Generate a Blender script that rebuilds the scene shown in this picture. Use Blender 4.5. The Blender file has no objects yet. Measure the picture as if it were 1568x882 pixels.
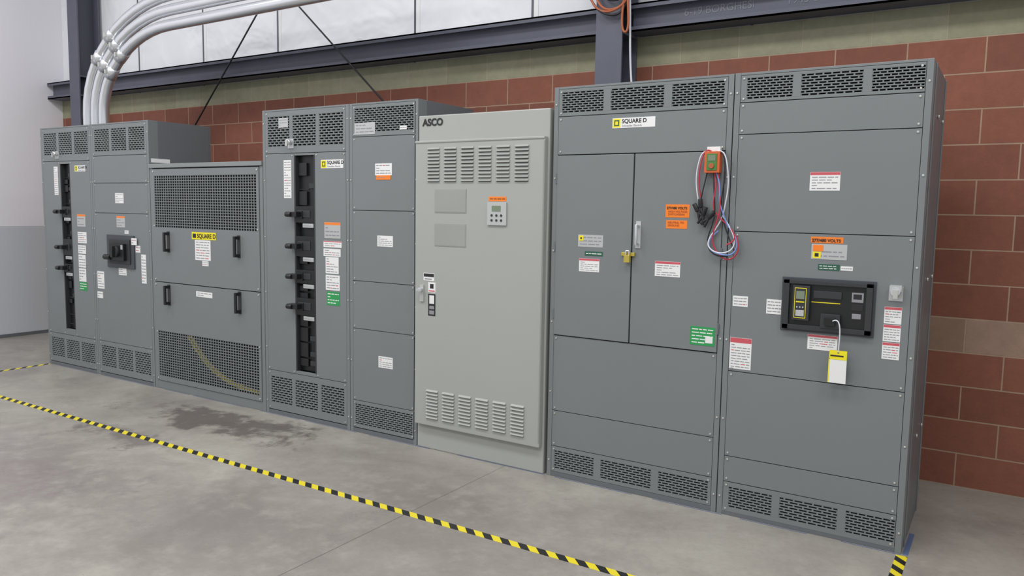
import bpy, math, random
from mathutils import Matrix, Vector
random.seed(4)
sc=bpy.context.scene
sc.view_settings.view_transform='Standard'
COL=bpy.context.collection

# ---------------------------------------------------------------- materials
def lin(c):
    o=[]
    for v in c:
        v/=255.0
        o.append(v/12.92 if v<=0.04045 else ((v+0.055)/1.055)**2.4)
    return (*o,1.0)
class NT:
    def __init__(s,name):
        s.m=bpy.data.materials.new(name); s.m.use_nodes=True
        s.t=s.m.node_tree; s.b=s.t.nodes['Principled BSDF']
    def n(s,kind,**kw):
        nd=s.t.nodes.new(kind)
        for k,v in kw.items(): setattr(nd,k,v)
        return nd
    def l(s,a,b): s.t.links.new(a,b)
    def val(s,x,inp):
        if isinstance(x,(int,float)): inp.default_value=x
        else: s.l(x,inp)
    def math(s,op,a,b=None,c=None,clamp=False):
        nd=s.n('ShaderNodeMath',operation=op,use_clamp=clamp)
        s.val(a,nd.inputs[0])
        if b is not None: s.val(b,nd.inputs[1])
        if c is not None: s.val(c,nd.inputs[2])
        return nd.outputs[0]
    def mix(s,f,a,b,mode='MIX'):
        nd=s.n('ShaderNodeMix',data_type='RGBA',blend_type=mode)
        s.val(f,nd.inputs[0])
        for x,i in ((a,6),(b,7)):
            if isinstance(x,tuple): nd.inputs[i].default_value=x
            else: s.l(x,nd.inputs[i])
        return nd.outputs[2]
    def coord(s): return s.n('ShaderNodeTexCoord').outputs['Object']
    def noise(s,vec,scale,detail=3,rough=.5,dist=0):
        nd=s.n('ShaderNodeTexNoise'); nd.inputs['Scale'].default_value=scale
        nd.inputs['Detail'].default_value=detail; nd.inputs['Roughness'].default_value=rough
        nd.inputs['Distortion'].default_value=dist
        s.l(vec,nd.inputs['Vector']); return nd.outputs['Fac']
    def ramp(s,f,a,b):
        nd=s.n('ShaderNodeMapRange'); s.l(f,nd.inputs[0]); nd.inputs[1].default_value=a; nd.inputs[2].default_value=b
        return nd.outputs[0]
    def bump(s,h,strength,dist):
        nd=s.n('ShaderNodeBump'); nd.inputs['Strength'].default_value=strength; nd.inputs['Distance'].default_value=dist
        s.l(h,nd.inputs['Height']); s.l(nd.outputs[0],s.b.inputs['Normal'])
def mat(name,rgb,rough=.5,metal=0.0,var=.06,scale=3.0,spec=.5,scuff=False):
    k=NT(name); c=k.coord(); f=k.noise(c,scale,4,.6)
    L=lin(rgb); d=tuple(v*(1-var) for v in L[:3])+(1,); u=tuple(min(1,v*(1+var)) for v in L[:3])+(1,)
    col=k.mix(f,d,u)
    if scuff:
        s1=k.noise(c,9,8,.75,1.5); s2=k.noise(c,2.3,3)
        mk=k.math('MULTIPLY',k.ramp(s1,.66,.74),k.ramp(s2,.5,.65))
        col=k.mix(k.math('MULTIPLY',mk,.25),col,lin((170,172,172)))
        k.l(k.math('ADD',k.math('MULTIPLY',k.noise(c,5,5,.6),.22),rough-.11),k.b.inputs['Roughness'])
    else: k.b.inputs['Roughness'].default_value=rough
    k.l(col,k.b.inputs['Base Color'])
    k.b.inputs['Metallic'].default_value=metal
    k.b.inputs['Specular IOR Level'].default_value=spec
    return k.m
M={}
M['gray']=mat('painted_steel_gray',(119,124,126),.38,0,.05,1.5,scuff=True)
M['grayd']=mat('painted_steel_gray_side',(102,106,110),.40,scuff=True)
M['cap']=mat('painted_steel_cap',(130,135,136),.4)
M['dark']=mat('shade_black',(20,20,22),.8)  # near-black colour painting the shade inside openings and under louvers
M['asco']=mat('painted_steel_light',(164,166,162),.36,0,.03,1.2,scuff=True)
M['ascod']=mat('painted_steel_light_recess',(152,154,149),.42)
M['black']=mat('black_plastic',(24,25,27),.4)
M['black2']=mat('dark_plastic',(48,50,53),.5)
M['mgray']=mat('breaker_frame_gray',(66,70,76),.5)
M['white']=mat('label_white',(230,230,230),.5,0,.02)
M['ink']=mat('label_ink',(140,140,145),.6)
M['inkd']=mat('label_ink_dark',(35,35,38),.6)
M['red']=mat('label_red',(200,85,95),.6)
M['orange']=mat('label_orange',(242,128,35),.5)
M['green']=mat('label_green',(40,150,80),.5)
M['dgreen']=mat('label_dark_green',(40,90,70),.5)
M['yellow']=mat('label_yellow',(238,222,30),.5)
M['silver']=mat('nameplate_silver',(190,192,192),.35,.3)
M['chrome']=mat('galvanized_steel',(222,224,228),.25,.8)
M['screw']=mat('zinc_screw',(205,205,200),.3,.6)
M['brass']=mat('brass',(205,185,90),.3,.7)
M['steel']=mat('primer_steel_blue_gray',(88,90,104),.5,0,.12,4)
M['steeld']=mat('primer_steel_dark',(72,74,86),.5,0,.12,4)
M['chalk']=mat('chalk_marking',(128,130,138),.9)
M['lcd']=mat('lcd_screen',(120,132,112),.2)
M['tan']=mat('reflection_yellow',(235,215,90),.5)  # yellow of the reflection streak in the transformer mesh
M['wr']=mat('wire_red',(190,50,70),.5); M['wb']=mat('wire_blue',(120,150,210),.5)
M['ww']=mat('wire_white',(215,215,225),.5); M['wk']=mat('wire_black',(30,28,34),.5)
M['wo']=mat('wire_orange',(170,92,55),.5)
M['meter']=mat('meter_orange',(205,95,45),.5); M['metg']=mat('meter_green',(70,125,60),.5)
M['bluetape']=mat('blue_masking_tape',(88,104,140),.6)

# brick wall
k=NT('painted_block_brick'); c=k.coord()
sx=k.n('ShaderNodeSeparateXYZ'); k.l(c,sx.inputs[0])
cx=k.n('ShaderNodeCombineXYZ'); k.l(k.math('ADD',sx.outputs[0],.053),cx.inputs[0]); k.l(sx.outputs[2],cx.inputs[1])
def bricktex(c1,c2,mo):
    b=k.n('ShaderNodeTexBrick'); k.l(cx.outputs[0],b.inputs['Vector'])
    b.inputs['Color1'].default_value=lin(c1); b.inputs['Color2'].default_value=lin(c2); b.inputs['Mortar'].default_value=lin(mo)
    b.inputs['Scale'].default_value=1; b.inputs['Mortar Size'].default_value=.0045; b.inputs['Mortar Smooth'].default_value=.2
    b.inputs['Brick Width'].default_value=.4064; b.inputs['Row Height'].default_value=.2032; b.inputs['Bias'].default_value=0
    return b
b1=bricktex((138,84,66),(120,71,55),(165,138,116)); b2=bricktex((152,150,126),(140,138,113),(162,152,130))
b3=bricktex((160,132,114),(146,116,97),(168,144,122))
row=k.math('FLOOR',k.math('DIVIDE',sx.outputs[2],.2032))
top=k.math('GREATER_THAN',row,12.5); mid=k.math('COMPARE',row,4.0,.4)
cc=k.mix(top,b1.outputs[0],b2.outputs[0]); cc=k.mix(mid,cc,b3.outputs[0])
nz=k.noise(c,14,6,.7); nz2=k.noise(c,1.3,3)
f=k.math('ADD',k.math('MULTIPLY',nz,.5),k.math('MULTIPLY',nz2,.3)); f=k.math('ADD',f,.58)
g=k.n('ShaderNodeCombineColor'); [k.l(f,g.inputs[i]) for i in range(3)]
k.l(k.mix(1.0,cc,g.outputs[0],'MULTIPLY'),k.b.inputs['Base Color']); k.b.inputs['Roughness'].default_value=.75
h=k.math('ADD',k.math('MULTIPLY',b1.outputs['Fac'],-.6),k.math('MULTIPLY',k.noise(c,60,5,.7),.35)); k.bump(h,.6,.006)
M['brick']=k.m
# floor
k=NT('sealed_concrete'); c=k.coord(); sx=k.n('ShaderNodeSeparateXYZ'); k.l(c,sx.inputs[0])
a=k.noise(c,.6,6,.6,.8); b=k.noise(c,2.0,9,.7,.5); d=k.noise(c,34,5,.65); e_=k.noise(c,7,8,.7)
col=k.mix(k.ramp(a,.36,.64),lin((138,132,126)),lin((172,168,158)))
col=k.mix(k.math('MULTIPLY',k.ramp(b,.46,.72),.55),col,lin((122,115,110)))
col=k.mix(k.math('MULTIPLY',k.ramp(e_,.5,.78),.4),col,lin((182,178,170)))
col=k.mix(k.math('MULTIPLY',k.ramp(d,.45,.8),.22),col,lin((104,99,94)))
def spot(x,y,rx,ry,col,amt,tint,soft=.6):
    u=k.math('DIVIDE',k.math('SUBTRACT',sx.outputs[0],x),rx); v=k.math('DIVIDE',k.math('SUBTRACT',sx.outputs[1],y),ry)
    r=k.math('SQRT',k.math('ADD',k.math('MULTIPLY',u,u),k.math('MULTIPLY',v,v)))
    r=k.math('ADD',r,k.math('MULTIPLY',k.math('SUBTRACT',b,.5),4.0))
    r=k.math('ADD',r,k.math('MULTIPLY',k.math('SUBTRACT',e_,.5),2.5))
    mk=k.math('MULTIPLY',k.math('SUBTRACT',1.0,k.ramp(r,1.2-soft,1.2)),amt)
    return k.mix(mk,col,tint)
col=spot(-4.55,-.42,.75,.24,col,.8,lin((86,78,74)))
col=spot(-4.75,-1.0,.4,.14,col,.65,lin((98,88,84)))
col=spot(-4.9,-1.9,1.1,.5,col,.5,lin((116,104,108)),1.0)
col=spot(-3.1,-1.7,1.2,.45,col,.35,lin((116,108,108)),1.0)
col=spot(-.2,-1.2,.8,.4,col,.35,lin((104,98,94)),1.0)
col=spot(-2.3,-.75,.5,.2,col,.3,lin((104,96,90)),.8)
jl=k.math('LESS_THAN',k.math('ABSOLUTE',k.math('ADD',sx.outputs[0],2.26)),.0035)
jl2=k.math('LESS_THAN',k.math('ABSOLUTE',k.math('SUBTRACT',sx.outputs[1],-5.6)),.004)
jl=k.math('MAXIMUM',jl,jl2)
col=k.mix(k.math('MULTIPLY',jl,.5),col,lin((70,66,62)))
k.l(col,k.b.inputs['Base Color'])
k.l(k.math('ADD',k.math('MULTIPLY',b,.4),.12),k.b.inputs['Roughness'])
k.bump(k.math('ADD',k.math('MULTIPLY',d,.3),b),.15,.004)
M['floor']=k.m
# insulation
k=NT('white_vinyl_insulation'); c=k.coord(); a=k.noise(c,1.3,3,.5,.8)
k.l(k.mix(a,lin((222,223,228)),lin((240,240,244))),k.b.inputs['Base Color']); k.b.inputs['Roughness'].default_value=.6
k.bump(a,.6,.12); M['insul']=k.m
# left wall two tone
k=NT('painted_drywall_two_tone'); c=k.coord(); sx=k.n('ShaderNodeSeparateXYZ'); k.l(c,sx.inputs[0])
k.l(k.mix(k.math('GREATER_THAN',sx.outputs[2],1.32),lin((200,204,211)),lin((238,236,242))),k.b.inputs['Base Color'])
k.b.inputs['Roughness'].default_value=.6; k.bump(k.noise(c,40),.1,.002); M['drywall']=k.m
# hazard tape
k=NT('hazard_stripe_tape'); c=k.coord(); sx=k.n('ShaderNodeSeparateXYZ'); k.l(c,sx.inputs[0])
s=k.math('FRACT',k.math('DIVIDE',k.math('ADD',sx.outputs[0],sx.outputs[1]),.105))
k.l(k.mix(k.math('GREATER_THAN',s,.5),lin((28,28,30)),lin((226,208,40))),k.b.inputs['Base Color'])
k.b.inputs['Roughness'].default_value=.4; M['tape']=k.m

# ---------------------------------------------------------------- builders
def link(o,parent=None):
    COL.objects.link(o)
    if parent: o.parent=parent
    return o
def empty(name):
    e=bpy.data.objects.new(name,None); e.empty_display_size=.2; return link(e)
class B:
    def __init__(s,name,parent=None): s.name=name;s.p=parent;s.v=[];s.f=[];s.mi=[];s.ms=[];s.sm=[]
    def m(s,k):
        if k not in s.ms: s.ms.append(k)
        return s.ms.index(k)
    def box(s,x0,x1,y0,y1,z0,z1,mk):
        if x0>x1:x0,x1=x1,x0
        if z0>z1:z0,z1=z1,z0
        b=len(s.v)
        s.v+=[(x0,y0,z0),(x1,y0,z0),(x1,y1,z0),(x0,y1,z0),(x0,y0,z1),(x1,y0,z1),(x1,y1,z1),(x0,y1,z1)]
        fs=[(0,3,2,1),(4,5,6,7),(0,1,5,4),(1,2,6,5),(2,3,7,6),(3,0,4,7)]
        s.f+=[tuple(b+i for i in q) for q in fs]; s.mi+=[s.m(mk)]*6; s.sm+=[False]*6
    def prism(s,poly,x0,x1,mk):   # poly in (y,z), extruded in x
        b=len(s.v); n=len(poly)
        s.v+=[(x0,y,z) for y,z in poly]+[(x1,y,z) for y,z in poly]
        s.f+=[tuple(b+i for i in range(n)),tuple(b+n+i for i in reversed(range(n)))]
        s.f+=[(b+i,b+n+i,b+n+(i+1)%n,b+(i+1)%n) for i in range(n)]
        s.mi+=[s.m(mk)]*(n+2); s.sm+=[False]*(n+2)
    def cyl(s,p0,p1,r,mk,n=12):
        p0=Vector(p0);p1=Vector(p1);d=(p1-p0).normalized()
        a=d.orthogonal().normalized(); c=d.cross(a); b=len(s.v)
        for p in (p0,p1):
            for i in range(n):
                t=2*math.pi*i/n; s.v.append(tuple(p+a*math.cos(t)*r+c*math.sin(t)*r))
        s.f+=[tuple(b+i for i in reversed(range(n))),tuple(b+n+i for i in range(n))]; s.sm+=[False,False]
        s.f+=[(b+i,b+(i+1)%n,b+n+(i+1)%n,b+n+i) for i in range(n)]; s.sm+=[True]*n
        s.mi+=[s.m(mk)]*(n+2)
    def done(s,bevel=0):
        me=bpy.data.meshes.new(s.name); me.from_pydata(s.v,[],s.f)
        for kx in s.ms: me.materials.append(M[kx])
        for p,i,sm in zip(me.polygons,s.mi,s.sm): p.material_index=i; p.use_smooth=sm
        o=link(bpy.data.objects.new(s.name,me),s.p)
        if bevel:
            md=o.modifiers.new('bevel','BEVEL'); md.width=bevel; md.segments=2; md.limit_method='ANGLE'
        return o
def tube(name,pts,r,mk,parent,cyc=False):
    cu=bpy.data.curves.new(name,'CURVE'); cu.dimensions='3D'; cu.bevel_depth=r; cu.bevel_resolution=4; cu.use_fill_caps=True
    sp=cu.splines.new('NURBS'); sp.points.add(len(pts)-1)
    for p,q in zip(sp.points,pts): p.co=(*q,1)
    sp.use_endpoint_u=True; sp.order_u=4; sp.resolution_u=8
    cu.materials.append(M[mk]); return link(bpy.data.objects.new(name,cu),parent)
def text(s,x,z,size,mk,parent,y=-.003,name='lettering',bold=0):
    cu=bpy.data.curves.new(name,'FONT'); cu.body=s; cu.size=size; cu.extrude=.0004; cu.offset=bold; cu.materials.append(M[mk])
    o=link(bpy.data.objects.new(name,cu),parent); o.location=(x,y,z); o.rotation_euler=(math.pi/2,0,0); return o

def grille(b,x0,x1,z0,z1,nr,nc,mk='gray',stag=True,bar=.40,y0=0,y1=.02,vb=.2):
    """louvre field: horizontal bars plus (staggered) vertical webs over an open hole"""
    p=(z1-z0)/nr
    for i in range(nr+1):
        zc=z0+i*p; h=p*bar/2
        b.box(x0,x1,y0,y1,max(z0,zc-h),min(z1,zc+h),mk)
    q=(x1-x0)/nc
    for i in range(nr):
        off=.5 if (stag and i%2) else 0
        for j in range(nc+1):
            xc=x0+(j+off)*q
            if xc>x1: continue
            b.box(max(x0,xc-q*vb/2),min(x1,xc+q*vb/2),y0+.001,y1,z0+i*p+p*bar/2,z0+(i+1)*p-p*bar/2,mk)
def plate(b,x0,x1,z0,z1,holes=(),mk='gray',g=.002,y0=0,y1=.02,screws=True):
    x0+=g;x1-=g;z0+=g;z1-=g
    if not holes: b.box(x0,x1,y0,y1,z0,z1,mk)
    else:
        hz0=holes[0][2];hz1=holes[0][3]
        b.box(x0,x1,y0,y1,z0,hz0,mk); b.box(x0,x1,y0,y1,hz1,z1,mk)
        e=x0
        for h in holes:
            b.box(e,h[0],y0,y1,hz0,hz1,mk); e=h[1]
            grille(b,h[0],h[1],hz0,hz1,h[4],h[5],mk)
        b.box(e,x1,y0,y1,hz0,hz1,mk)
    if screws:
        for sx in (x0+.016,x1-.016):
            for sz in (z0+.016,z1-.016): b.cyl((sx,y0+.001,sz),(sx,y0-.004,sz),.0055,'screw',8)
def shell(b,x0,x1,H,D,base=.03,post=.03,z0=0):
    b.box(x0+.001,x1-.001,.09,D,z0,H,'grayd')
    b.box(x0+post,x1-post,.078,.0895,z0+.02,H-.02,'dark')  # black sheet paints the shaded inside seen through grilles and seams
    b.box(x0+.001,x0+post,0,.09,0,H,'gray'); b.box(x1-post,x1-.001,0,.09,0,H,'gray')
    b.box(x0+post,x1-post,.001,.09,0,base,'grayd'); b.box(x0+post,x1-post,.001,.09,H-.012,H,'gray')
    for sx in (x0+post/2,x1-post/2):
        for i in range(6):
            z=.1+i*(H-.2)/5; b.cyl((sx,.001,z),(sx,-.004,z),.0055,'screw',8)
def label(b,x0,z1,x1,z0,kind='white',lines=5,y=0.0,head=None,ink='ink'):
    t=.0015
    b.box(x0,x1,y-t,y+.0005,z0,z1,kind)
    w=x1-x0;h=z1-z0; zt=z1
    if head:
        hh=h*.16; b.box(x0+.001,x1-.001,y-t-.0004,y,z1-hh,z1-.001,head); zt=z1-hh
    if lines:
        p=(zt-z0)/(lines+.6)
        for i in range(lines):
            zc=zt-(i+.8)*p; xx=x0+w*.07
            while xx<x1-w*.12:
                ww=random.uniform(.1,.3)*w; xe=min(xx+ww,x1-w*.07)
                b.box(xx,xe,y-t-.0004,y,zc-p*.15,zc+p*.15,ink if random.random()<.93 else ('red' if kind=='white' else ink)); xx=xe+w*.04
                if random.random()<.12: break
def sqd(b,par,x0,z1,x1,z0,y=0.0):
    label(b,x0,z1,x1,z0,'white',0,y)
    h=z1-z0
    b.box(x0+.003,x0+h*.9,y-.002,y,z0+.003,z1-.003,'yellow'); b.box(x0+h*.2,x0+h*.75,y-.0025,y,z0+h*.2,z1-h*.2,'dgreen'); b.box(x0+h*.32,x0+h*.62,y-.003,y,z0+h*.32,z1-h*.32,'yellow')
    text('SQUARE D',x0+h*1.05,z0+h*.48,h*.56,'inkd',par,y-.002,bold=.0008)
    text('Schneider Electric',x0+h*1.05,z0+h*.12,h*.30,'ink',par,y-.002)
def interlock(b,x,z,y=0.0):
    b.box(x-.03,x+.03,y-.004,y,z-.035,z+.035,'silver'); b.cyl((x,y,z+.01),(x,y-.04,z+.01),.02,'chrome',14)
    b.box(x-.008,x+.012,y-.05,y-.038,z-.02,z+.02,'screw')

# ---------------------------------------------------------------- room shell
w=B('wall_back'); w.box(-9.65,6,1.25,1.45,0,2.845,'brick'); w.done()
w=B('wall_back_upper'); w.box(-9.65,6,1.28,1.45,2.845,6.2,'insul')
for x in (-8.06,-6.92,-5.78,-4.07,-2.9,-1.2,.5,2.2,3.9):
    w.box(x-.009,x+.009,1.272,1.285,2.85,6.2,'steel'); w.box(x+.009,x+.05,1.276,1.285,2.85,6.2,'white')
w.done()
w=B('wall_left'); w.box(-9.85,-9.65,-9,1.45,0,6.2,'drywall'); w.done()
w=B('baseboard_left'); w.box(-9.65,-9.64,-9,1.25,0,.04,'grayd'); w.done()
w=B('floor'); w.box(-9.85,6,-9,1.45,-.1,0,'floor'); w.done()

# steel frame
def beam(name,x0,x1):
    b=B(name); b.box(x0,x1,1.14,1.155,2.86,3.03,'steel')
    b.box(x0,x1,1.07,1.25,2.85,2.862,'steel'); b.box(x0,x1,1.07,1.25,3.028,3.04,'steel')
    b.box(x0,x1,1.07,1.078,2.85,2.885,'steel'); b.box(x0,x1,1.07,1.078,3.005,3.04,'steel')
    for i in range(int((x1-x0)/.9)): b.cyl((x0+.4+i*.9,1.15,3.04),(x0+.4+i*.9,1.15,3.06),.012,'steeld',8)
    b.done(); return b
def column(name,x0,x1):
    b=B(name); b.box(x0,x1,.98,.995,0,6.2,'steel'); b.box(x0,x1,1.225,1.24,0,6.2,'steel')
    xm=(x0+x1)/2; b.box(xm-.005,xm+.005,.995,1.225,0,6.2,'steeld')
    b.box(x0,x1,.995,1.225,2.83,2.845,'steel'); b.box(x0,x1,.995,1.225,3.045,3.06,'steel')
    b.box(x0-.06,x1+.06,.95,1.25,0,.015,'steeld')
    b.done()
column('steel_column',-8.97,-8.77); column('steel_column',-2.2,-2.0)
beam('steel_beam',-9.64,-8.98); beam('steel_beam',-8.76,-2.21); beam('steel_beam',-1.99,6)
cb=empty('chalk_marking'); 
text('6-19 BORGHESI',-1.62,2.93,.07,'chalk',cb,1.138); text('1945-2',-.95,2.925,.07,'chalk',cb,1.138)
for i,(a,c_) in enumerate((((-7.2,1.03,1.95),(-5.1,1.03,4.1)),((-5.72,1.03,3.85),(-3.8,1.03,2.14)))):
    b=B('bracing_rod'); b.cyl(a,c_,.008,'wk',8); b.done()

# orange cables at column
e=empty('cable_bundle')
random.seed(11)
for i in range(7):
    dx=i*.02; dz=.04*i; r=lambda: random.uniform(-.03,.03)
    tube('cable',[(-2.3+dx,.96,3.7),(-2.28+dx+r(),.94,3.3),(-2.25+dx+r(),.93,3.06+dz*.5),(-2.14+dx+r(),.92,2.95+dz*.6+r()),(-2.02+dx*.5+r(),.93,2.93+dz+r()),(-1.96+dx*.5+r(),.97,2.98+dz+r()),(-1.93+dx*.5+r(),1.0,3.2),(-1.95,1.0,3.7)],.008,'wo' if i%3 else 'wk',e)
tube('cable',[(-1.97,.96,3.3),(-1.95,.95,3.0),(-1.93,.95,2.85),(-1.97,.95,2.8),(-2.0,.95,2.88),(-1.98,.95,3.05)],.008,'wo',e)
tube('cable',[(-1.98,1.0,3.3),(-1.93,1.0,2.9),(-1.97,1.0,2.6),(-1.9,1.02,2.3)],.007,'ww',e)
random.seed(5)

# conduits
e=empty('electrical_conduit_run')
for i in range(3):
    o=i*.125; x=-7.30-o*1.1; zt=3.22+o*1.05; R=.75+o*.95
    y=.40
    n=12; E=1.45
    P=[(x,y,2.325),(x,y,zt-R)]
    for j in range(1,n+1):
        t=math.pi/2*j/n; P.append((x+R*E*(1-math.cos(t)),y,zt-R+R*math.sin(t)))
    P.append((-3.6,y,zt+.02))
    cu=bpy.data.curves.new('conduit','CURVE'); cu.dimensions='3D'; cu.bevel_depth=.05; cu.bevel_resolution=6; cu.use_fill_caps=True
    sp=cu.splines.new('POLY'); sp.points.add(len(P)-1)
    for a_,q in zip(sp.points,P): a_.co=(*q,1)
    sp.use_smooth=True; cu.materials.append(M['chrome']); link(bpy.data.objects.new('conduit',cu),e)
    b=B('coupling',e)
    for j in (3.6,5.2):
        t=math.pi/2*j/10; p=Vector((x+R*E*(1-math.cos(t)),y,zt-R+R*math.sin(t))); d=Vector((E*math.sin(t),0,math.cos(t))).normalized()
        b.cyl(p-d*.06,p+d*.06,.056,'chrome',20)
        b.box(p.x-.01,p.x+.01,y-.075,y-.05,p.z-.02,p.z+.02,'screw')
    b.cyl((x,y,2.325),(x,y,2.37),.058,'chrome',20); b.done()

# ---------------------------------------------------------------- cabinets
def slotbreakers(b,x0,x1,z0,z1,zs):
    b.box(x0,x1,.04,.077,z0,z1,'black')
    b.box(x0,x0+.012,0,.06,z0,z1,'black2'); b.box(x1-.012,x1,0,.06,z0,z1,'black2')
    z=z0+.04
    while z<z1-.1:
        hh=random.uniform(.05,.12)
        if random.random()<.6: b.box(x0+.018,x0+(x1-x0)*.5,.022,.045,z,z+hh-.012,'black')
        else: b.box(x0+.02,x0+(x1-x0)*.55,.03,.045,z,z+.006,'black2')
        if random.random()<.5: b.box(x0+(x1-x0)*.62,x1-.02,.018,.045,z+.01,z+.045,'black2')
        z+=hh
    for zz,hh in zs:
        b.box(x0+.012,x1-.012,.0,.045,zz-hh,zz+hh,'black')
        b.box(x0+.03,x1-.05,-.004,.01,zz-hh*.35,zz+hh*.5,'black2')
        b.box(x0+.035,x0+.09,-.012,.0,zz-.028,zz+.028,'black')
        b.box(x0-.035,x0+.075,-.055,.01,zz-.016,zz+.020,'black'); b.cyl((x0-.035,-.05,zz),(x0+.02,-.05,zz),.019,'black',12)
        b.box(x1-.13,x1-.02,-.0012,.01,zz-hh-.035,zz-hh-.005,'silver'); b.box(x1-.12,x1-.04,-.002,.01,zz-hh-.024,zz-hh-.019,'ink')

# 1: left breaker panelboard
e=empty('circuit_breaker_panelboard'); X0,X1=-7.727,-6.847
b=B('frame',e); shell(b,X0,X1,2.324,.6); b.done(.0015)
b=B('front_panels',e); p0,p1=X0+.03,X1-.03
plate(b,p0,p1,2.0,2.312,[(X0+.06,X0+.29,2.06,2.27,11,5),(X0+.33,X0+.56,2.06,2.27,11,5),(X0+.60,X0+.83,2.06,2.27,11,5)])
plate(b,p0,-7.39,.325,2.0); plate(b,-7.22,p1,.325,2.0); b.box(-7.39,-7.22,0,.02,1.975,1.998,'gray'); b.box(-7.39,-7.22,0,.02,.327,.385,'gray')
plate(b,p0,p1,.035,.325,[(X0+.06,X0+.29,.09,.28,10,5),(X0+.33,X0+.56,.09,.28,10,5),(X0+.60,X0+.83,.09,.28,10,5)])
b.done(.001)
b=B('breakers',e); slotbreakers(b,-7.39,-7.22,.387,1.973,((1.52,.05),(1.18,.08),(.98,.04))); b.done(.002)
b=B('labels',e)
sqd(b,e,-7.13,1.955,-6.95,1.90); label(b,-7.50,1.95,-7.43,1.68,lines=14); label(b,-7.12,1.5,-6.98,1.385,'silver',3,head='orange')
label(b,-7.12,1.335,-6.97,1.23); label(b,-7.12,1.21,-6.99,1.13,lines=3); label(b,-7.12,1.12,-7.0,1.0,lines=4); label(b,-7.12,.99,-7.0,.865,lines=4)
label(b,-7.12,.86,-6.99,.78,'green',3,ink='white'); interlock(b,-7.43,2.06); b.done()

# 2: left main breaker cabinet
e=empty('main_breaker_cabinet'); X0,X1=-6.845,-5.955
b=B('frame',e); shell(b,X0,X1,2.324,.62)
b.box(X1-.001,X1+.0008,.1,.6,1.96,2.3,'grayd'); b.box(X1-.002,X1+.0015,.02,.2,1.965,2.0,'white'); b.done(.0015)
b=B('front_panels',e); p0,p1=X0+.03,X1-.03
G=[(X0+.06,X0+.295),(X0+.33,X0+.56),(X0+.595,X0+.83)]
plate(b,p0,p1,2.035,2.312,[(a,c_,2.075,2.275,11,5) for a,c_ in G])
plate(b,p0,p1,1.79,2.035); plate(b,p0,p1,1.52,1.79); plate(b,p0,p1,.33,1.52)
plate(b,p0,p1,.035,.33,[(a,c_,.09,.29,10,5) for a,c_ in G]); b.done(.001)
b=B('main_breaker',e)
b.box(-6.62,-6.20,-.012,.0,1.03,1.325,'mgray'); b.box(-6.57,-6.25,-.022,-.011,1.07,1.285,'black2'); b.box(-6.52,-6.30,-.05,-.02,1.10,1.25,'black')
b.cyl((-6.41,-.05,1.18),(-6.41,-.075,1.18),.05,'black2',20); b.box(-6.43,-6.39,-.1,-.07,1.13,1.23,'black')
b.cyl((-6.60,-.045,1.125),(-6.50,-.045,1.125),.025,'black',14); b.box(-6.34,-6.31,-.052,-.049,1.2,1.24,'silver'); b.done(.003)
b=B('labels',e)
label(b,-6.48,1.70,-6.35,1.61); label(b,-6.47,1.495,-6.34,1.395,'silver',3,head='orange'); label(b,-6.35,1.37,-6.29,1.34,lines=2)
label(b,-6.83+.02,.98,-6.70,.82,lines=6); label(b,-6.46,1.03,-6.34,.965,lines=3); label(b,-6.82,.79,-6.73,.73,lines=2)
label(b,-6.23,1.305,-6.15,1.245,lines=2,y=-.013); label(b,-6.19,1.24,-6.12,1.18,lines=2); label(b,-6.11,1.165,-6.04,.91,lines=9); b.done()

# 3: transformer
e=empty('dry_type_transformer_enclosure'); X0,X1=-5.952,-4.505; H=1.95
b=B('enclosure',e)
b.box(X0+.015,X1-.015,.07,.62,0,H-.03,'gray'); b.box(X0+.03,X1-.03,.06,.07,.05,H-.06,'dark')  # second box is a black sheet painting the shade behind the mesh
b.box(X0+.002,X1-.002,-.012,.63,H-.035,H,'cap')
for a,c_ in ((X0+.002,X0+.04),(X1-.04,X1-.002)): b.box(a,c_,0,.07,0,H-.035,'gray')
b.box(X0+.04,X1-.04,.0,.07,0,.07,'gray'); b.done(.003)
b=B('front_panels',e); p0,p1=X0+.04,X1-.04
def mesh_plate(z0,z1,h0,h1,nr,nc):
    a,c_=p0+.03,p1-.03
    b.box(p0+.002,p1-.002,-.006,.012,z0,h0,'gray'); b.box(p0+.002,p1-.002,-.006,.012,h1,z1,'gray')
    b.box(p0+.002,a,-.006,.012,h0,h1,'gray'); b.box(c_,p1-.002,-.006,.012,h0,h1,'gray')
    grille(b,a,c_,h0,h1,nr,nc,'gray',False,.27,-.005,.002,.22)
    for sx in (p0+.02,p1-.02):
        for sz in (z0+.02,z1-.02,(z0+z1)/2): b.cyl((sx,-.005,sz),(sx,-.011,sz),.007,'screw',8)
mesh_plate(.945,1.905,1.41,1.85,20,42); mesh_plate(.075,.938,.115,.515,18,42); b.done()
b=B('handles',e)
for x,z in ((-5.70,1.29),(-4.79,1.285),(-5.71,.835),(-4.79,.84)):
    for s_ in (-1,1): b.box(x-.012,x+.012,-.045,-.006,z+s_*.07-.012,z+s_*.07+.012,'black')
    b.box(x-.012,x+.012,-.055,-.04,z-.082,z+.082,'black'); b.box(x-.02,x+.02,-.009,-.005,z-.09,z+.09,'black2')
b.done(.004)
b=B('labels',e)
label(b,-5.38,1.385,-5.07,1.325,'yellow',0,y=-.006); text('SQUARE D',-5.31,1.338,.05,'inkd',e,-.009,bold=.001)
b.box(-5.365,-5.325,-.0095,-.006,1.338,1.372,'inkd')
label(b,-5.34,1.32,-5.14,1.155,lines=7,y=-.006); label(b,-5.25,1.15,-5.17,1.11,lines=2,y=-.006); label(b,-5.34,.895,-5.13,.85,lines=2,y=-.006); b.done()
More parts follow.
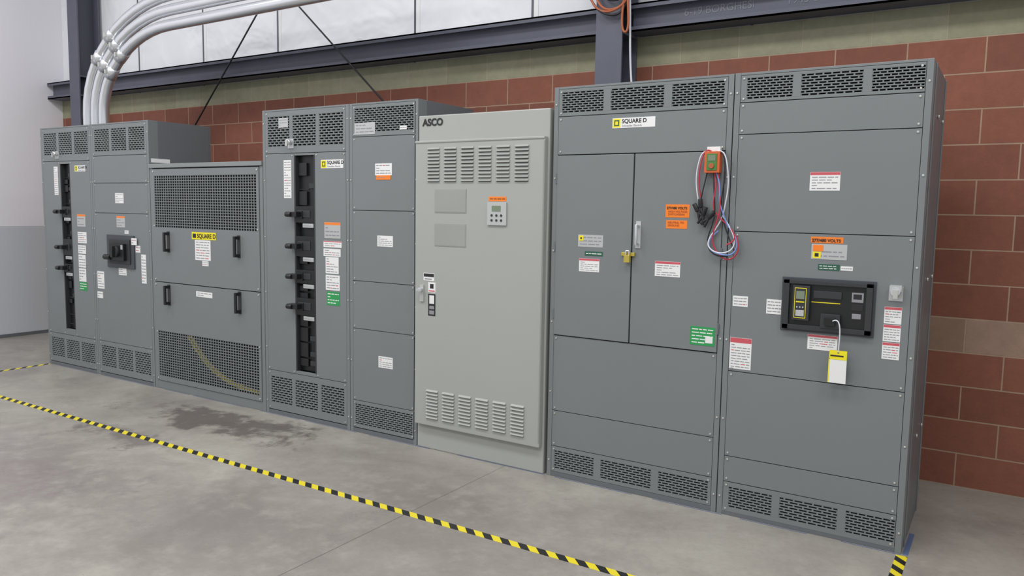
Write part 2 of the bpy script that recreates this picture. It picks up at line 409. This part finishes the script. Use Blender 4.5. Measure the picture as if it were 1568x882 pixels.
for q in (0,.05):  # yellow reflection in the lower mesh, modelled as two tubes behind it
    tube('reflection_streak',[(-5.5+q,.018,.50),(-5.42+q,.018,.42),(-5.3+q,.018,.30),(-5.1+q,.018,.20+q*.3),(-4.9,.018,.14+q*.3),(-4.6,.018,.13+q*.3)],.011,'tan',e)

# 4: second breaker panelboard
e=empty('circuit_breaker_panelboard'); X0,X1=-4.502,-3.604
b=B('frame',e); shell(b,X0,X1,2.324,.62); b.done(.0015)
b=B('front_panels',e); p0,p1=X0+.03,X1-.03
G=[(X0+.06,X0+.295),(X0+.33,X0+.57),(X0+.605,X0+.84)]
plate(b,p0,p1,2.0,2.312,[(a,c_,2.05,2.275,12,5) for a,c_ in G])
plate(b,p0,-4.16,.345,2.0); plate(b,-3.945,p1,.345,2.0); b.box(-4.16,-3.945,0,.02,1.982,1.998,'gray'); b.box(-4.16,-3.945,0,.02,.347,.37,'gray')
plate(b,p0,p1,.035,.345,[(a,c_,.09,.30,11,5) for a,c_ in G]); b.done(.001)
b=B('breakers',e); slotbreakers(b,-4.16,-3.945,.372,1.98,((1.55,.06),(1.315,.075),(1.09,.05),(.865,.065))); b.done(.002)
b=B('labels',e)
label(b,-4.27,1.95,-4.19,1.67,lines=14); sqd(b,e,-3.88,1.945,-3.66,1.885)
label(b,-3.85,1.5,-3.69,1.385,'silver',3,head='orange'); label(b,-3.86,1.365,-3.68,1.32,lines=2,head='red')
label(b,-3.86,1.31,-3.69,1.255,lines=3); label(b,-3.84,1.25,-3.71,1.13,lines=6); label(b,-3.84,1.12,-3.70,1.01,lines=5)
label(b,-3.83,1.0,-3.70,.90,'green',4,ink='white'); label(b,-4.32,2.26,-4.22,2.19,'silver',3); interlock(b,-4.19,2.07); b.done()

# 5: switchboard section
e=empty('switchboard_cabinet'); X0,X1=-3.602,-2.984
b=B('frame',e); shell(b,X0,X1,2.324,.62); b.done(.0015)
b=B('front_panels',e); p0,p1=X0+.03,X1-.02
plate(b,p0,p1,2.095,2.312,[(X0+.05,X1-.04,2.125,2.29,11,13)])
for a,c_ in ((1.59,2.095),(1.095,1.59),(.755,1.095),(.235,.755)): plate(b,p0,p1,a,c_)
plate(b,p0,p1,.035,.235,[(X0+.05,X1-.04,.06,.21,10,13)]); b.done(.001)
b=B('labels',e)
label(b,-3.36,1.91,-3.21,1.83,lines=4); label(b,-3.35,1.83,-3.22,1.80,'orange',1,y=-.0012); label(b,-3.34,1.42,-3.20,1.345,lines=5); label(b,-3.33,.58,-3.20,.50,lines=5)
label(b,-3.55,2.19,-3.36,2.11,'silver',3,y=-.001); label(b,-3.14,2.155,-3.08,2.13,'white',1,y=-.001); b.done()

# 6: light transfer switch enclosure
e=empty('transfer_switch_cabinet'); X0,X1=-2.975,-1.985
b=B('enclosure',e)
b.box(X0,X1,-.005,.60,0.0,2.21,'asco'); b.done(.006)
b=B('door',e); b.box(X0+.004,X1-.012,-.04,-.006,.17,2.035,'asco'); b.box(-2.99+.015,-1.998,-.045,-.005,2.03,2.045,'asco'); b.done(.004)
b=B('louvers',e)  # black strip below each hood paints its shade on the solid door
for gi in range(6):
    gx=-2.87+gi*.1335
    for j in range(10):
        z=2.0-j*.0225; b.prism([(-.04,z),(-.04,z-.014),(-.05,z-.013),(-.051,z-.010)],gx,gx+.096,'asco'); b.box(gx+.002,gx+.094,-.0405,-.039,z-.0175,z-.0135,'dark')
    for j in range(9):
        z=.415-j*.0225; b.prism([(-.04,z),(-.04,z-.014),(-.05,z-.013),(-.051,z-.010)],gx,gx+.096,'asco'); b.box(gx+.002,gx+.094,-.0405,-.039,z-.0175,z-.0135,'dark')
b.done()
b=B('fittings',e)
for z1,z0 in ((1.735,1.585),(1.515,1.37)):
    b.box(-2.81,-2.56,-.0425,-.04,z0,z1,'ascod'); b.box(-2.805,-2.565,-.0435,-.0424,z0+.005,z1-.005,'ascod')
b.box(-2.395,-2.255,-.05,-.04,1.515,1.655,'silver'); b.box(-2.36,-2.295,-.052,-.049,1.60,1.635,'lcd')
for i in range(3):
    for j in range(2): b.cyl((-2.36+i*.035,-.049,1.575-j*.03),(-2.36+i*.035,-.053,1.575-j*.03),.008,'black2',10)
label(b,-2.39,1.69,-2.26,1.662,'orange',1,y=-.04,ink='inkd')
b.box(-2.90,-2.81,-.0415,-.04,1.14,1.19,'white'); b.box(-2.897,-2.813,-.042,-.04,1.165,1.187,'inkd'); b.box(-2.89,-2.83,-.042,-.04,1.147,1.155,'ink')
b.box(-2.86,-2.80,-.0415,-.04,1.065,1.13,'white'); b.box(-2.845,-2.815,-.042,-.04,1.09,1.12,'inkd'); b.box(-2.855,-2.805,-.042,-.04,1.07,1.078,'red')
b.box(-2.86,-2.80,-.0415,-.04,.91,1.055,'inkd'); b.box(-2.85,-2.81,-.042,-.04,.99,1.045,'white'); b.box(-2.85,-2.81,-.042,-.04,.955,.975,'ink'); b.box(-2.85,-2.81,-.042,-.04,.92,.945,'ink')
b.box(-2.925,-2.895,-.05,-.04,1.0,1.11,'silver'); b.cyl((-2.91,-.05,1.08),(-2.91,-.075,1.08),.014,'chrome',12); b.box(-2.93,-2.89,-.085,-.07,1.07,1.085,'chrome')
for i in range(14): b.cyl((-2.004,-.004,.25+i*.13),(-2.004,-.006,.25+i*.13),.004,'black2',8)
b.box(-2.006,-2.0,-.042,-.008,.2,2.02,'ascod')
for z in (.3,1.1,1.9): b.box(-2.98,-2.965,-.02,0,z,z+.05,'screw')
b.done(.0008)
text('ASCO',-2.94,2.145,.062,'inkd',e,-.008,bold=.0022)

# 7: large switchboard cabinet with doors
e=empty('switchboard_cabinet'); X0,X1=-1.963,-.906
b=B('frame',e); shell(b,X0,X1,2.324,.7); b.done(.0015)
b=B('front_panels',e); p0,p1=X0+.03,X1-.03
G=[(-1.91,-1.645),(-1.60,-1.285),(-1.24,-.955)]
plate(b,p0,p1,2.155,2.312,[(a,c_,2.175,2.295,9,7) for a,c_ in G])
plate(b,p0,p1,1.935,2.155); plate(b,p0,p1,.41,.87); plate(b,p0,p1,.19,.41)
plate(b,p0,p1,.03,.19,[(a,c_,.05,.165,8,7) for a,c_ in G]); b.done(.001)
b=B('doors',e); plate(b,p0,-1.445,.872,1.933,y0=-.006,screws=False); plate(b,-1.441,p1,.872,1.933,y0=-.006,screws=False)
for z in (1.0,1.4,1.8): b.box(p0-.006,p0+.004,-.008,0,z-.03,z+.03,'grayd'); b.box(p1-.004,p1+.006,-.008,0,z-.03,z+.03,'grayd')
b.done(.002)
b=B('door_hardware',e)
b.cyl((-1.405,-.04,1.43),(-1.405,-.04,1.54),.009,'chrome',12)
for z in (1.435,1.535): b.cyl((-1.405,-.005,z),(-1.405,-.042,z),.009,'chrome',12)
b.box(-1.42,-1.39,-.01,-.005,1.41,1.56,'silver')
b.box(-1.50,-1.42,-.018,-.005,1.365,1.385,'brass'); b.box(-1.475,-1.44,-.04,-.016,1.33,1.37,'brass'); b.cyl((-1.468,-.028,1.37),(-1.468,-.028,1.395),.004,'chrome',8); b.cyl((-1.448,-.028,1.37),(-1.448,-.028,1.395),.004,'chrome',8); b.cyl((-1.468,-.028,1.395),(-1.448,-.028,1.395),.004,'chrome',8)
b.done(.001)
b=B('labels',e); y=-.006
sqd(b,e,-1.585,2.13,-1.33,2.075)
label(b,-1.78,1.475,-1.62,1.405,'silver',3,y=y); b.box(-1.775,-1.745,y-.003,y,1.44,1.47,'yellow'); b.box(-1.765,-1.755,y-.004,y,1.45,1.46,'inkd')
label(b,-1.735,1.38,-1.62,1.355,'dgreen',1,y=y,ink='white'); label(b,-1.77,1.338,-1.64,1.262,y=y,lines=5,head='red')
label(b,-1.30,1.345,-1.155,1.262,y=y,lines=5,head='red'); b.box(-1.25,-1.115,y-.0015,y,1.585,1.655,'orange'); b.box(-1.245,-1.125,y-.0015,y,1.525,1.57,'orange')
text('277/480 VOLTS',-1.243,1.63,.0175,'inkd',e,y-.003,bold=.0004); text('HIGH VOLTAGE\nSWITCHGEAR',-1.235,1.612,.015,'wo',e,y-.003); text('NEUTRAL TO\nGROUND',-1.235,1.553,.015,'wo',e,y-.003)
label(b,-1.085,1.005,-.95,.905,'green',5,y=y,ink='white'); b.box(-1.0,-.96,y-.003,y,.92,.955,'white'); b.done()

# meter + leads
e=empty('handheld_power_meter')
b=B('meter_body',e); b.box(-1.03,-.95,-.05,-.007,1.82,1.93,'meter'); b.box(-1.017,-.963,-.054,-.05,1.832,1.918,'metg'); b.box(-1.01,-.97,-.056,-.053,1.88,1.91,'lcd')
b.box(-1.025,-.955,-.03,-.007,1.925,1.955,'white'); b.cyl((-.99,-.053,1.855),(-.99,-.06,1.855),.014,'wo',14); b.done(.005)
def W(pts,mk,r=.0035,y=-.03): tube('lead',[(x,y-.01*math.sin(i),z) for i,(x,z) in enumerate(pts)],r,mk,e)
W([(-1.01,1.93),(-1.045,1.94),(-1.065,1.88),(-1.08,1.80),(-1.075,1.72),(-1.055,1.64)],'ww')
W([(-1.0,1.93),(-1.03,1.955),(-1.055,1.87),(-1.065,1.79),(-1.06,1.72),(-1.04,1.66)],'wr')
W([(-.97,1.93),(-.93,1.94),(-.91,1.86),(-.90,1.75),(-.92,1.66),(-.93,1.58),(-.985,1.50),(-1.01,1.44),(-.95,1.40),(-.88,1.41),(-.85,1.46),(-.88,1.53),(-.93,1.60)],'ww')
W([(-.97,1.82),(-.94,1.76),(-.955,1.68),(-.92,1.60),(-.90,1.54),(-.86,1.50),(-.84,1.44),(-.87,1.39),(-.94,1.40),(-1.0,1.42),(-1.0,1.48),(-.95,1.52)],'wb')
W([(-.98,1.82),(-.96,1.74),(-.99,1.66),(-.96,1.60),(-.91,1.56),(-.87,1.52),(-.85,1.47),(-.90,1.45)],'wr')
W([(-.96,1.83),(-.95,1.72),(-.93,1.64),(-.965,1.55),(-.99,1.46),(-.93,1.37),(-.86,1.37),(-.825,1.43),(-.85,1.50)],'wr')
W([(-.985,1.82),(-.975,1.70),(-.96,1.62),(-.985,1.53),(-1.02,1.45),(-.97,1.38),(-.90,1.39)],'wk')
W([(-1.02,1.82),(-1.03,1.75),(-1.05,1.68),(-1.05,1.62)],'wk'); W([(-1.01,1.92),(-.93,1.95),(-.92,1.84),(-.93,1.73),(-.95,1.62),(-.9,1.5),(-.86,1.42)],'wk')
b=B('test_clamps',e)
for (x,z,a) in ((-1.06,1.62,.5),(-1.03,1.60,-.3),(-1.045,1.64,.1),(-1.0,1.585,-.7)):
    d=Vector((math.sin(a),0,-math.cos(a))); p=Vector((x,-.035,z)); n=Vector((d.z,0,-d.x))
    b.cyl(p-d*.045,p,.012,'black',10); b.cyl(p,p+d*.05+n*.014,.007,'wk',8); b.cyl(p,p+d*.05-n*.014,.007,'wk',8)
b.done(.001)

# 8: right main breaker cabinet
e=empty('main_breaker_cabinet'); X0,X1=-.903,0.0
b=B('frame',e); shell(b,X0,X1,2.324,.7)
for z in (2.1,1.3,.5): b.cyl((0,.35,z),(.008,.35,z),.01,'screw',8); b.cyl((0,.6,z),(.008,.6,z),.01,'screw',8)
b.box(-.001,.004,.10,.13,0,2.32,'gray'); b.box(-.001,.004,.66,.7,0,2.32,'gray')
b.done(.0015)
b=B('front_panels',e); p0,p1=X0+.03,X1-.03
G=[(-.84,-.615),(-.575,-.295),(-.255,-.035)]
plate(b,p0,p1,2.175,2.312,[(a,c_,2.19,2.298,8,7) for a,c_ in G])
for a,c_ in ((2.015,2.175),(1.52,2.015),(.785,1.52),(.325,.785),(.185,.325)): plate(b,p0,p1,a,c_)
plate(b,p0,p1,.02,.185,[(a,c_,.045,.16,8,6) for a,c_ in G]); b.done(.001)
b=B('main_breaker',e)
x0,x1,z0,z1=-.615,-.18,1.03,1.30
b.box(x0,x1,-.006,0,z0,z1,'mgray')
b.box(x0+.02,x1-.02,-.012,-.005,z0+.02,z1-.02,'black')
for q in ((x0+.012,x0+.04,z0+.012,z1-.012),(x1-.04,x1-.012,z0+.012,z1-.012)): b.box(q[0],q[1],-.026,-.005,q[2],q[3],'black2')
for q in ((z0+.012,z0+.035),(z1-.03,z1-.012)): b.box(x0+.012,x1-.012,-.026,-.005,q[0],q[1],'black2')
b.box(-.555,-.475,-.035,-.01,1.09,1.262,'black2')
for q in ((-.546,-.543,1.10,1.25),(-.493,-.490,1.10,1.25)): b.box(q[0],q[1],-.037,-.034,q[2],q[3],'yellow')
for q in (1.10,1.248): b.box(-.546,-.49,-.037,-.034,q,q+.003,'yellow')
b.box(-.538,-.498,-.038,-.034,1.195,1.235,'lcd'); b.box(-.538,-.498,-.038,-.034,1.178,1.184,'yellow')
for q in range(3): b.cyl((-.532+q*.014,-.034,1.155),(-.532+q*.014,-.039,1.155),.004,'silver',8)
b.box(-.538,-.498,-.037,-.034,1.11,1.14,'silver')
b.box(-.47,-.335,-.014,-.011,1.181,1.185,'yellow')
b.box(-.42,-.33,-.03,-.011,1.06,1.13,'black2'); b.box(-.40,-.35,-.045,-.028,1.075,1.115,'black')
b.box(-.46,-.33,-.02,-.011,1.205,1.24,'black2')
b.box(-.285,-.232,-.014,-.011,1.195,1.242,'ink'); b.box(-.278,-.24,-.0145,-.011,1.21,1.235,'inkd'); b.box(-.285,-.232,-.014,-.011,1.155,1.185,'inkd'); b.box(-.28,-.24,-.014,-.011,1.115,1.14,'ink')
b.done(.001)
b=B('labels',e)
label(b,-.51,1.82,-.37,1.73,lines=5,head='red'); label(b,-.49,1.505,-.34,1.475,'orange',0); text('277/480 VOLTS',-.485,1.481,.0205,'inkd',e,bold=.0005)
label(b,-.485,1.47,-.32,1.395,'silver',3); b.box(-.478,-.43,-.003,0,1.435,1.465,'orange'); b.box(-.478,-.44,-.003,0,1.40,1.432,'yellow'); b.box(-.468,-.45,-.004,0,1.408,1.425,'inkd')
label(b,-.45,1.372,-.35,1.342,'dgreen',2,ink='white'); label(b,-.345,1.366,-.29,1.345,lines=1)
label(b,-.48,1.02,-.34,.945,lines=5,head='red'); label(b,-.69,1.18,-.61,1.105,lines=4); label(b,-.868+.005,1.185,-.785,1.13,lines=3); label(b,-.868,.965,-.755,.80,lines=9,head='red')
for i in range(3): label(b,-.14,1.185-i*.085,-.065,1.105-i*.085,lines=5,head='red')
interlock(b,-.095,1.25); b.box(-.12,-.07,-.03,0,1.26,1.29,'silver'); b.done()
b=B('lockout_tag',e)
b.box(-.365,-.285,-.05,-.0485,.80,.96,'white'); b.box(-.365,-.285,-.051,-.0475,.915,.96,'yellow'); b.box(-.367,-.362,-.051,-.0475,.80,.92,'yellow'); b.box(-.36,-.30,-.052,-.05,.93,.937,'inkd'); b.cyl((-.325,-.052,.95),(-.325,-.046,.95),.004,'black',8); b.done()
tube('tag_tie',[(-.36,-.045,1.10),(-.33,-.055,1.12),(-.318,-.055,1.05),(-.325,-.052,.98),(-.325,-.05,.95)],.003,'ww',e)

# floor tape
t=B('floor_hazard_tape'); t.box(-7.72,.03,-.985,-.935,0.0002,.0012,'tape'); t.done()
t=B('floor_hazard_tape'); t.box(-.02,.03,-.934,-.02,.0002,.0012,'tape'); t.done()
t=B('floor_hazard_tape'); t.box(-7.72,-7.67,-.934,-.02,.0002,.0012,'tape'); t.done()
t=B('blue_masking_tape')
x=-7.7
while x<-.02:
    L_=random.uniform(.3,.9); xe=min(x+L_,0); t.box(x,xe,-.013,-.007,.0002,.001,'bluetape'); x=xe+random.uniform(.0,.25)
t.box(.006,.03,.0,.3,.0002,.001,'bluetape'); t.done()

# ---------------------------------------------------------------- light
wd=bpy.data.worlds.new('world'); sc.world=wd; wd.use_nodes=True
bg=wd.node_tree.nodes['Background']; bg.inputs[0].default_value=(.95,.975,1,1); bg.inputs[1].default_value=.64
def area(name,loc,sx,sy,p,rot=(0,0,0),col=(1,.995,.985)):
    l=bpy.data.lights.new(name,'AREA'); l.shape='RECTANGLE'; l.size=sx; l.size_y=sy; l.energy=p; l.color=col
    o=link(bpy.data.objects.new(name,l)); o.location=loc; o.rotation_euler=rot
for i,(x,y) in enumerate(((-7.5,-2.5),(-4.2,-2.5),(-1,-2.5),(2.2,-2.5),(-7.5,-6),(-4.2,-6),(-1,-6))):
    area('high_bay_light',(x,y,5.6),1.6,1.0,80)

# ---------------------------------------------------------------- camera
cx_,cy_,cz_,yaw,pit,rol,fl=0.3503,-4.0646,1.6135,-0.5665,-0.0998,0.0167,1201.0421
fwd=Vector((math.sin(yaw)*math.cos(pit),math.cos(yaw)*math.cos(pit),math.sin(pit)))
rt=Vector((math.cos(yaw),-math.sin(yaw),0)); up=rt.cross(fwd)
r2=rt*math.cos(rol)+up*math.sin(rol); u2=-rt*math.sin(rol)+up*math.cos(rol)
mw=Matrix((( r2.x,u2.x,-fwd.x,cx_),(r2.y,u2.y,-fwd.y,cy_),(r2.z,u2.z,-fwd.z,cz_),(0,0,0,1)))
cam=bpy.data.cameras.new('camera'); cam.sensor_width=36; cam.lens=36*fl/1568; cam.clip_end=100
co=link(bpy.data.objects.new('camera',cam)); co.matrix_world=mw; sc.camera=co
